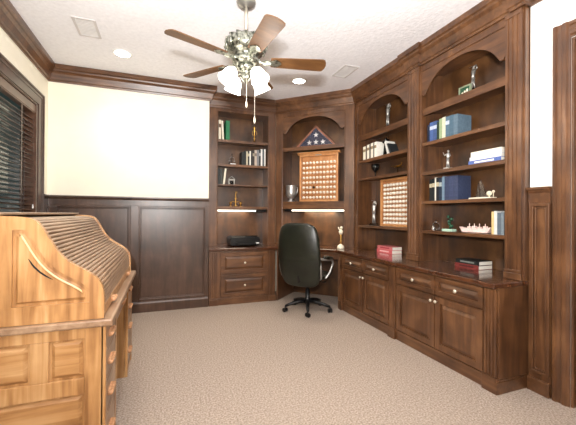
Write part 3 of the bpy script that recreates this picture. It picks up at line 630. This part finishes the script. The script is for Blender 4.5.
b = MB(); b.tube([(-.07, 0, .088), (-.05, 0, .09), (.03, 0, .092), (.07, 0, .10)], [.004, .012, .012, .003], 8); b.prism([(-.02, -.08), (.005, -.08), (.02, 0), (.005, .08), (-.02, .08), (-.03, 0)], .084, .088); b.prism([(.05, .1), (.068, .1), (.075, .13), (.062, .13)], -.002, .002, 'y'); b.build('plane', M['gold'], t, smooth=False)
statue(FR, .315, .10, 1.108, .31, 'silver golfer statuette standing left of the golf ball rack', 'silver', 'swing', bh=.03)
# nearest bookcase
t = at(FR, 1.665, .14, 2.327, 'picture_frame', 'small greenish framed plaque below the golfer on the highest shelf', 'plaque')
b = MB(); b.ring(rect(-.065, .065, 0, .115), rect(-.065, .065, 0, .115, .014), -.01, .01); b.build('frame', M['dullgreen'], t, bevel=.002)
b = MB(); b.box(-.051, .051, -.003, .009, .014, .101); pt = b.build('panel', M['green'], t)
b = MB()
for k in range(3): b.box(-.035+.026*k, -.018+.026*k, -.005, -.003,   .035+.008*k, .06+.010*k)
b.build('emblem', M['ivory'], pt)
statue(FR, 1.685, .215, 2.327, .295, 'silver golfer statuette standing behind the greenish plaque on the highest shelf', 'pewter', 'swing', bh=.09, bw=.035)
statue(FR, 1.49, .12, 1.685, .195, 'short silver statuette left of the flat book stack', 'silver', 'stand', base='silver', bh=.025, bw=.038)
t = at(FR, 1.862, .12, 1.39, 'glass_sailboat', 'clear glass sailboat on a white base beside navy blue books', 'glass ornament')
b = MB(); b.box(-.105, .105, -.04, .04, 0, .014); b.build('base', M['ivory'], t, bevel=.003)
b = MB(); b.prism([(-.06, .018), (-.035, .16), (-.02, .018)], -.006, .006, 'y'); b.prism([(-.015, .018), (-.018, .175), (.045, .018)], -.006, .006, 'y'); b.prism([(-.07, .026), (-.05, .0145), (.04, .0145), (.055, .026)], -.015, .015, 'y'); b.build('sails', M['glass'], t, bevel=.002)
b = MB(); b.ball((.065, 0, .045), .022); b.tube([(.065, 0, .014), (.065, 0, .04)], .006); b.ball((.095, .01, .06), .012); b.tube([(.095, .01, .014), (.095, .01, .06)], .003); b.build('pearl_balls', M['ivory'], t, smooth=True)
t = at(FR, 1.535, .10, 1.095, 'green_ornament', 'small green glass tree ornament with pale base on the lowest shelf', 'ornament')
b = MB(); b.box(-.07, .05, -.03, .03, 0, .022); b.build('base', M['palegreen'], t, bevel=.003)
b = MB(); b.tube([(0, 0, .022), (.0, 0, .12)], [.008, .004])
for k in range(5): b.ball((.018*math.cos(k*2.4), .012*math.sin(k*2.4), .05+.022*k), .016)
b.build('tree', M['green'], t, smooth=True)
t = at(FR, 1.81, .10, 1.095, 'model_ship', 'long pale pink model ship on the lowest shelf, left of the upright books', 'model ship')
b = MB(); b.prism([(-.15, .05), (-.12, .004), (.13, .004), (.165, .055), (.1, .042), (-.1, .04)], -.022, .022, 'y'); b.build('hull', M['pinkw'], t, bevel=.003)
b = MB()
for k, x in enumerate((-.07, -.02, .03, .085)): b.box(x, x+.025, -.014, .014, .042, .055+.006*(k % 2)); b.tube([(x+.012, 0, .055), (x+.012, 0, .082)], .003, 6)
b.build('deck_house', M['pinkw'], t)
t = at(FR, 1.33, .13, 1.095, 'glass_paperweight', 'faceted clear glass paperweight at the far left of the lowest shelf near the door', 'glass ornament')
b = MB(); b.lathe([(.03, 0), (.04, .02), (.03, .07), (.004, .1)], n=7); b.build('glass_body', M['glass'], t)
# ------------------------------------------------------------------ ceiling fan
FX, FY = .607, 2.602; FZ = 2.47
t = thing('ceiling_fan', 'five-bladed ceiling fan with silver motor and four lit glass shades', 'ceiling fan', (FX, FY, FZ))
b = MB(); b.lathe([(.004, .489), (.075, .489), (.078, .47), (.072, .455), (.045, .437), (.02, .43)], n=24); b.build('canopy', M['pewter'], t, smooth=True)
b = MB(); b.lathe([(.0125, .2), (.0125, .45)], n=12); b.build('downrod', M['satin'], t, smooth=True)
b = MB(); b.lathe([(.02, .225), (.05, .22), (.06, .2), (.10, .19), (.145, .165), (.158, .13), (.158, .09), (.135, .06), (.10, .045), (.09, .02), (.11, .005), (.105, -.02), (.06, -.04)], n=32); mo = b.build('motor_housing', M['antique'], t, smooth=True)
b = MB()
for k in range(14):
    a = 2*PI*k/14; ca, sa = math.cos(a), math.sin(a)
    b.tube([(.10*ca, .10*sa, .19), (.155*ca, .155*sa, .165), (.168*math.cos(a+.15), .168*math.sin(a+.15), .11), (.145*ca, .145*sa, .06)], [.006, .009, .009, .006], 6)
b.build('scroll_relief', M['antique'], mo, smooth=True)
for k in range(5):
    a = math.radians(346-72*k)
    R = Matrix.Rotation(a, 4, 'Z')
    P = R @ Matrix.Rotation(-math.radians(12), 4, 'X')
    b = MB(); out = [(.20, -.052), (.24, -.058), (.55, -.071), (.615, -.073), (.632, -.066), (.646, -.035), (.651, 0), (.646, .035), (.632, .066), (.615, .073), (.55, .071), (.24, .058), (.20, .052)]
    b.prism(out, -.003, .004, 'z', P); bl = b.build('blade', M['blade'], t, bevel=.001)
    b = MB(); b.prism([(.12, -.012), (.16, -.03), (.20, -.024), (.24, -.045), (.275, -.018), (.285, 0), (.275, .018), (.24, .045), (.20, .024), (.16, .03), (.12, .012)], -.010, -.0035, 'z', P)
    b.tube([R @ Vector((.09, 0, .01)), R @ Vector((.14, 0, -.012)), R @ Vector((.2, 0, -.008))], .012, 8); b.build('blade_iron', M['antique'], t)
b = MB(); b.lathe([(.06, -.04), (.075, -.055), (.06, -.075), (.035, -.085), (.03, -.11), (.045, -.125), (.03, -.15), (.01, -.17)], n=24); b.build('light_fitter', M['antique'], t, smooth=True)
shade_pos = []
for k in range(4):
    a = math.radians(45+90*k-20.5); ca, sa = math.cos(a), math.sin(a)
    b = MB(); b.tube([(.03*ca, .03*sa, -.09), (.07*ca, .07*sa, -.075), (.1*ca, .1*sa, -.075), (.115*ca, .115*sa, -.095)], .008, 8); b.build('light_arm', M['antique'], t, smooth=True)
    T = Matrix.Translation((.115*ca, .115*sa, -.095)) @ Matrix.Rotation(a, 4, 'Z') @ Matrix.Rotation(-math.radians(32), 4, 'Y')
    b = MB(); b.lathe([(.02, 0), (.028, -.01), (.045, -.03), (.056, -.06), (.058, -.09), (.072, -.125), (.069, -.125), (.055, -.09), (.052, -.06), (.04, -.03), (.02, -.012)], n=22, T=T); b.build('glass_shade', M['glow'], t, smooth=True)
    shade_pos.append(Vector((FX, FY, FZ))+(T @ Vector((0, 0, -.15))))
for (dx, dy, zb) in ((0.0, -.03, -.33), (.075, .0, -.44)):
    b = MB(); b.tube([(dx*.6, dy, -.1), (dx, dy, -.14), (dx, dy, zb)], .0016, 6); ch = b.build('pull_chain', M['satin'], t)
    b = MB(); b.lathe([(.002, 0), (.006, -.01), (.008, -.035), (.004, -.05)], dx, dy, 10, cz=zb); b.build('chain_fob', M['ivory'], ch, smooth=True)
# ------------------------------------------------------------------ roll-top desk
DX = -.258; Y0, Y1 = 1.76, 3.13; XB = -1.06; DS = .755
root = thing('roll_top_desk', 'golden oak roll-top desk with closed tambour beside the window', 'desk', ((XB+DX)/2, (Y0+Y1)/2, 0))
O = ((XB+DX)/2, (Y0+Y1)/2, 0)
def smooth_curve(P, it=2):
    for _ in range(it):
        Q = [P[0]]
        for i in range(len(P)-1):
            a, c = Vector(P[i]), Vector(P[i+1]); Q += [tuple(a*.75+c*.25), tuple(a*.25+c*.75)]
        Q.append(P[-1]); P = Q
    return P
S = smooth_curve([(-.66, 1.234), (-.585, 1.231), (-.535, 1.222), (-.503, 1.185), (-.474, 1.127), (-.443, 1.07), (-.396, 1.021), (-.337, .986), (-.290, .951), (-.264, .905), (-.258, .86), (-.258, DS+.002)])
def offs(P, d):
    Q = []
    for i in range(len(P)):
        a = Vector(P[max(0, i-1)]); c = Vector(P[min(len(P)-1, i+1)]); t_ = (c-a).normalized(); n_ = Vector((-t_.y, t_.x)); Q.append((P[i][0]-n_.x*d, P[i][1]-n_.y*d))
    return Q
def resample(P, n):
    L_ = [0]
    for i in range(1, len(P)): L_.append(L_[-1]+(Vector(P[i])-Vector(P[i-1])).length)
    out = []
    for k in range(n):
        t_ = L_[-1]*k/(n-1); i = 1
        while i < len(L_)-1 and L_[i] < t_: i += 1
        u = (t_-L_[i-1])/max(1e-9, L_[i]-L_[i-1]); out.append(tuple(Vector(P[i-1])*(1-u)+Vector(P[i])*u))
    return out
hood = [(XB, DS+.002), (XB, 1.234)]+S
for ya, yb, sg in ((Y0, Y0+.03, 1), (Y1-.03, Y1, -1)):
    b = MB(); b.prism(hood, ya+(.012 if sg > 0 else 0), yb-(0 if sg > 0 else .012), 'y')
    yo = Y0 if sg > 0 else Y1; yi = Y0+.012 if sg > 0 else Y1-.012
    # raised outer frame: band following the curve
    So = resample(S, 40); Si = offs(So, .056)
    So = [(p[0], max(p[1], .836)) for p in So]
    Si = [(min(max(p[0], -.66), -.318), max(min(p[1], 1.172), .836)) for p in Si]
    Si[0] = (-.66, 1.172)
    n_ = len(So)
    vs = [(p[0], yo, p[1]) for p in So]+[(p[0], yo, p[1]) for p in Si]+[(p[0], yi, p[1]) for p in So]+[(p[0], yi, p[1]) for p in Si]
    fs = []
    for i in range(n_-1):
        fs += [(i, i+1, n_+i+1, n_+i), (n_+i, n_+i+1, 3*n_+i+1, 3*n_+i), (i, i+1, 2*n_+i+1, 2*n_+i)]
    b.add(vs, fs)
    b.box(-.69, -.66, yo, yi, DS+.002, 1.234); b.box(-.66, -.612, yo, yi, DS+.002, 1.172)
    b.box(-.612, -.258, yo, yi, DS+.002, .836); b.box(XB, -.69, yo, yi, DS+.002, .836); b.box(XB, -.69, yo, yi, 1.172, 1.234); b.box(XB, XB+.06, yo, yi, .836, 1.172)
    sp = b.build('side_panel', M['oak'], root, O, bevel=.003)
    # raised field panel
    inner = [(-.60, .848), (-.335, .848)]+[p for p in reversed(offs(So, .072)) if -.60 < p[0] < -.335 and .85 < p[1] < 1.165]+[(-.60, 1.155)]
    c0 = (-.5, .95); inn2 = []
    nn = len(inner)
    for i in range(nn):
        a = Vector(inner[i-1]); c = Vector(inner[(i+1) % nn]); t_ = (c-a).normalized(); nrm = Vector((-t_.y, t_.x)); inn2.append((inner[i][0]+nrm.x*.014, inner[i][1]+nrm.y*.014))
    b = MB(); b.frustum(inner, inn2, yi, yo+.002*sg); b.build('field_panel', M['oak'], sp, O)
    bl_ = resample([p for p in offs(So, .083) if -.585 < p[0] < -.345 and .87 < p[1] < 1.15], 30)
    b = MB(); b.tube([(p[0], yo-.001*sg, p[1]) for p in bl_], [.0008]+[.0038]*28+[.0008], 8); b.build('bead', M['oak_highlight'], sp, O, smooth=True)  # bead added to draw the bevel's highlight as a line along the curve
    if sg > 0:
        arc = resample([(-.553, 1.046), (-.535, 1.013), (-.510, .985), (-.482, .962), (-.462, .95)], 10)
        w2 = [.0008, .0022, .0032, .0036, .0036, .0036, .0036, .0032, .0022, .0008]; up_ = offs(arc, 0)
        A_ = [offs(arc, w2[i])[i] for i in range(10)]; B_ = [offs(arc, -w2[i])[i] for i in range(10)]
        b = MB(); b.prism(A_+B_[::-1], yo+.0005, yo+.004, 'y'); tag(b.build('inlay', M['blackmat'], sp, O), 'black curved inlay on the near side panel')
b = MB(); b.box(XB, -.648, Y0-.012, Y1+.012, 1.236, 1.250); b.build('top_board', M['oak_dark'], root, O, bevel=.005)
b = MB(); b.box(XB, XB+.015, Y0+.031, Y1-.031, DS+.002, 1.234); b.build('back_board', M['oak'], root, O)
# tambour
Sp = resample([(-.75, 1.222)]+offs(resample(S, 60), .014)[2:], 140)
ribs = []; pitch = .0198
tot = sum((Vector(Sp[i+1])-Vector(Sp[i])).length for i in range(139)); nr = int(tot/pitch); R2 = resample(Sp, nr*5+1)
outer = []
for i, p in enumerate(R2):
    ph = i % 5; bump = [-.004, .004, .0055, .0055, .004][ph]
    a = Vector(R2[max(0, i-1)]); c = Vector(R2[min(len(R2)-1, i+1)]); t_ = (c-a).normalized(); nrm = Vector((-t_.y, t_.x))
    outer.append((p[0]+nrm.x*bump, p[1]+nrm.y*bump))
inn = offs(R2, .012)
b = MB(); ya, yb = Y0+.031, Y1-.031; n_ = len(outer)
vs = [(p[0], ya, p[1]) for p in outer]+[(p[0], yb, p[1]) for p in outer]+[(p[0], ya, p[1]) for p in inn]+[(p[0], yb, p[1]) for p in inn]
fs = [(i, i+1, n_+i+1, n_+i) for i in range(n_-1)]+[(2*n_+i, 2*n_+i+1, 3*n_+i+1, 3*n_+i) for i in range(n_-1)]
b.add(vs, fs); b.build('tambour', M['oak_dark'], root, O)
def pull(parent, x, y, z, O, L_=.05):
    T = Matrix.Translation((x, y, z))
    b = MB(); b.prism([(0, -.014), (.010, -.012), (.022, -.004), (.026, .004), (.018, .011), (.008, .008), (0, .014)], -L_, L_, 'y', T)
    b.ball((x+.012, y-L_, z), .011); b.ball((x+.012, y+L_, z), .011); return b.build('pull', M['pull'], parent, O, smooth=False, bevel=.002)
M['pull'] = noisy('carved_wood_pull', (168, 118, 80), (206, 158, 118), (1, 1, 1), 60, .4)
b = MB(); b.box(-.285, -.262, ya, yb, DS+.002, DS+.05); br = b.build('tambour_rail', M['oak_h'], root, O, bevel=.003)
for y in (2.05, 2.84): pull(br, -.262, y, DS+.028, O, .035)
b = MB(); b.box(XB, -.218, Y0-.02, Y1+.02, .722, DS); b.build('writing_slab', M['oak_dark'], root, O, bevel=.007)
# pedestals
def pedestal(ya, yb, side):
    b = MB(); b.box(XB+.02, DX-.012, ya+.014 if side < 0 else ya, yb if side < 0 else yb-.014, 0.0, .721); p = b.build('pedestal', M['oak'], root, O)
    b = MB(); yo = ya if side < 0 else yb; yi = ya+.014 if side < 0 else yb-.014
    # outer side frame with recessed panels (two above, one below)
    yy = sorted((yo, yi))
    b.box(-.335, DX, yy[0], yy[1], 0, .721); b.box(XB+.02, XB+.08, yy[0], yy[1], 0, .721); b.box(-.545, -.475, yy[0], yy[1], .49, .67)
    for z0, z1 in ((.67, .721), (.415, .49), (0, .09)): b.box(XB+.08, -.335, yy[0], yy[1]-.0002 if side < 0 else yy[1], z0, z1)
    b.build('side_frame', M['oak'], root, O, bevel=.003)
    b = MB()
    for x0, x1, z0, z1 in ((-.475, -.335, .49, .67), (-.98, -.545, .49, .67), (-.98, -.335, .09, .415)):
        b.frustum(rect(x0, x1, z0, z1, .010), rect(x0, x1, z0, z1, .024), yi, yo+(.003 if side < 0 else -.003))
    b.build('side_field', M['oak_h'], root, O)
    zs = (.06, .27, .44, .58, .715)
    for k in range(4):
        b = MB(); b.box(DX-.011, DX+.006, ya+.02, yb-.02, zs[k]+.006, zs[k+1]-.006); b.ring(rect(ya+.02, yb-.02, zs[k]+.006, zs[k+1]-.006), rect(ya+.02, yb-.02, zs[k]+.006, zs[k+1]-.006, .012), DX+.006, DX+.009, 'x'); d = b.build('drawer', M['oak_dark'], root, O, bevel=.002)
        pull(d, DX+.006, (ya+yb)/2-.04, (zs[k]+zs[k+1])/2, O, .05)
    b = MB(); b.box(DX-.011, DX+.010, ya, ya+.018, 0, .72); b.box(DX-.011, DX+.010, yb-.018, yb, 0, .72); b.box(DX-.011, DX+.004, ya+.018, yb-.018, 0, .058); b.build('front_stile', M['oak'], root, O, bevel=.002)
pedestal(Y0, 2.14, -1); pedestal(2.80, Y1, 1)
b = MB(); b.box(DX-.03, DX, 2.145, 2.795, .60, .721); d = b.build('drawer', M['oak_dark'], root, O, bevel=.003)
pull(d, DX, 2.47, .66, O, .05)
b = MB(); b.box(-.90, -.885, 2.141, 2.799, .12, .721); b.build('modesty_panel', M['oak'], root, O)
# ------------------------------------------------------------------ office chair
HX, HY = 1.762, 3.958; hd = math.radians(50)
t = thing('office_chair', 'black high-backed leather office chair on five casters at the corner desk', 'chair', (HX, HY, 0), -hd)
# local frame: +y forward (facing the corner), x right
for k in range(5):
    a = math.radians(247+72*k)+hd; ca, sa = math.cos(a), math.sin(a)
    b = MB(); b.tube([(.03*ca, .03*sa, .125), (.12*ca, .12*sa, .12), (.22*ca, .22*sa, .10), (.30*ca, .30*sa, .075)], [.028, .025, .021, .016], 8); lg = b.build('leg', M['black_plastic'], t, smooth=True)
    b = MB(); Tm = Matrix.Translation((.30*ca, .30*sa, .028)) @ Matrix.Rotation(a+.6, 4, 'Z')
    for sx in (-1, 1): b.tube([Tm @ Vector((sx*.008, 0, 0)), Tm @ Vector((sx*.024, 0, 0))], .027, 14)
    b.tube([(.30*ca, .30*sa, .03), (.30*ca, .30*sa, .075)], .009, 8); b.build('caster', M['black_plastic'], lg)
b = MB(); b.lathe([(.035, .09), (.04, .10), (.04, .15), (.03, .17), (.028, .28), (.018, .285), (.018, .40)], n=16); b.build('gas_column', M['black_plastic'], t, smooth=True)
b = MB(); b.box(-.12, .12, -.13, .12, .395, .425); b.tube([(.1, 0, .40), (.22, .02, .385), (.25, .02, .39)], .008); b.build('seat_mechanism', M['black_plastic'], t, bevel=.004)
def pad(nx, ny, fn):
    """closed padded slab from surface function fn(u,v)->(front point, back point)"""
    vs = []; fs = []
    for side in (0, 1):
        for j in range(ny+1):
            for i in range(nx+1): vs.append(fn(i/nx*2-1, j/ny*2-1)[side])
    N_ = (nx+1)*(ny+1)
    for j in range(ny):
        for i in range(nx):
            a = j*(nx+1)+i; fs.append((a, a+1, a+nx+2, a+nx+1)); fs.append((N_+a, N_+a+nx+1, N_+a+nx+2, N_+a+1))
    edge = [i for i in range(nx+1)]+[j*(nx+1)+nx for j in range(1, ny+1)]+[ny*(nx+1)+i for i in range(nx-1, -1, -1)]+[j*(nx+1) for j in range(ny-1, 0, -1)]
    for k in range(len(edge)):
        a, c = edge[k], edge[(k+1) % len(edge)]; fs.append((a, N_+a, N_+c, c))
    m = MB(); m.add(vs, fs); return m
def sq(u, v, p=5):
    """map the square to a superellipse outline"""
    r = max(abs(u), abs(v))
    if r == 0: return 0, 0
    l = (abs(u)**p+abs(v)**p)**(1/p); return u*r/l, v*r/l
def seatf(u, v):
    x, y = sq(u, v, 4); e = max(0, 1-max(abs(u), abs(v))**4)
    return ((x*.255, y*.25+.03, .49+.025*e-(.02*max(0, y)**3)), (x*.25, y*.245+.03, .425+.0*e))
b = pad(16, 16, seatf); b.build('seat', M['leather'], t, smooth=True, sub=1)
def backf(u, v):
    x, y = sq(u, v, 4.5); e = max(0, 1-max(abs(u), abs(v))**4)
    z = .742+y*.400; wd = .292-.02*max(0, y)-.02*max(0, -y)**2
    yy = -.225-.10*(y*.5+.5)-.02*math.cos(y*2.2)
    yy += .035*(x**2)   # sides wrap forward
    groove = 0
    return ((x*wd, yy+.03+.03*e, z), (x*wd, yy-.025*e-.008+.010*math.exp(-((y+.12)/.04)**2)*e, z))
b = pad(18, 30, backf); b.build('backrest', M['leather'], t, smooth=True, sub=1)
b = MB(); b.tube([(0, -.12, .41), (0, -.24, .42), (0, -.265, .5)], [.03, .03, .02], 8); b.build('back_bracket', M['black_plastic'], t)
for sx in (-1, 1):
    b = MB(); b.tube([(sx*.255, -.235, .72), (sx*.285, -.17, .70), (sx*.30, -.04, .68), (sx*.305, .09, .665), (sx*.30, .13, .62), (sx*.285, .06, .51), (sx*.25, .02, .44), (sx*.16, .0, .425)], [.014, .014, .013, .013, .014, .014, .013, .012], 8)
    b.tube([(sx*.272, -.235, .70), (sx*.285, -.225, .60), (sx*.275, -.19, .47), (sx*.20, -.12, .425)], [.013, .013, .013, .012], 8); ar = b.build('armrest', M['silver'], t, smooth=True)
    b = MB(); b.tube([(sx*.29, -.15, .722), (sx*.302, -.04, .706), (sx*.305, .08, .69)], [.02, .026, .02], 8); b.build('arm_pad', M['leather'], ar, smooth=True)
# ------------------------------------------------------------------ light
def light(kind, name, loc, energy, col=(1, 1, 1), size=.1, rot=None, **kw):
    d = bpy.data.lights.new(name, kind); d.energy = energy; d.color = col
    if kind == 'AREA': d.size = size
    else: d.shadow_soft_size = size
    for k, v in kw.items(): setattr(d, k, v)
    o = bpy.data.objects.new(name, d); C.objects.link(o); o.location = loc
    if rot: o.rotation_euler = rot
    return o
WARM = (1, .93, .84)
light('SPOT', 'photographer_flash', (-.14, -.2, 1.53), 330, (1, .98, .96), .03, (math.radians(90+16), 0, math.radians(-26)), spot_size=2.5, spot_blend=1)
light('SPOT', 'bounce_fill_spot', (.0, -.25, 1.55), 430, (1, .98, .97), .08, (math.radians(180-38), 0, math.radians(-20)), spot_size=2.3, spot_blend=1)  # extra spot added to brighten the ceiling, standing in for bounced flash
for i, p in enumerate(shade_pos): light('POINT', 'fan_bulb', p, 4, WARM, .04)
for x, y in ((-.426, 3.952), (1.616, 3.939), (-.426, 1.0), (1.616, 1.0)): light('SPOT', 'downlight', (x, y, ZC-.02), 30, WARM, .06, (0, 0, 0), spot_size=2.4, spot_blend=.8)  # the near two lamps belong to the added unseen downlights
p = FB.w(.45, .10, 1.285); light('AREA', 'strip_glow', p, 3.5, (1, .85, .65), .4, (0, 0, 0))
p = FD.w(.60, .10, 1.285); light('AREA', 'strip_glow', p, 6.0, (1, .85, .62), .5, (0, 0, -PI/4))
w = bpy.data.worlds.new('night'); bpy.context.scene.world = w; w.use_nodes = True
w.node_tree.nodes['Background'].inputs[0].default_value = (.05, .08, .075, 1); w.node_tree.nodes['Background'].inputs[1].default_value = .5
# ------------------------------------------------------------------ camera
cd = bpy.data.cameras.new('camera'); cd.lens = 331.9/576*36; cd.sensor_width = 36; cd.clip_start = .02
co = bpy.data.objects.new('camera', cd); C.objects.link(co)
co.matrix_world = Matrix.Translation((0, 0, 1.25)) @ Matrix.Rotation(-.3587, 4, 'Z') @ Matrix.Rotation(PI/2+.0046, 4, 'X') @ Matrix.Rotation(.0065, 4, 'Z')
sc = bpy.context.scene; sc.camera = co
sc.view_settings.view_transform = 'Standard'; sc.view_settings.look = 'None'; sc.view_settings.gamma = 1; sc.view_settings.use_curve_mapping = False
sc.view_settings.exposure = .3
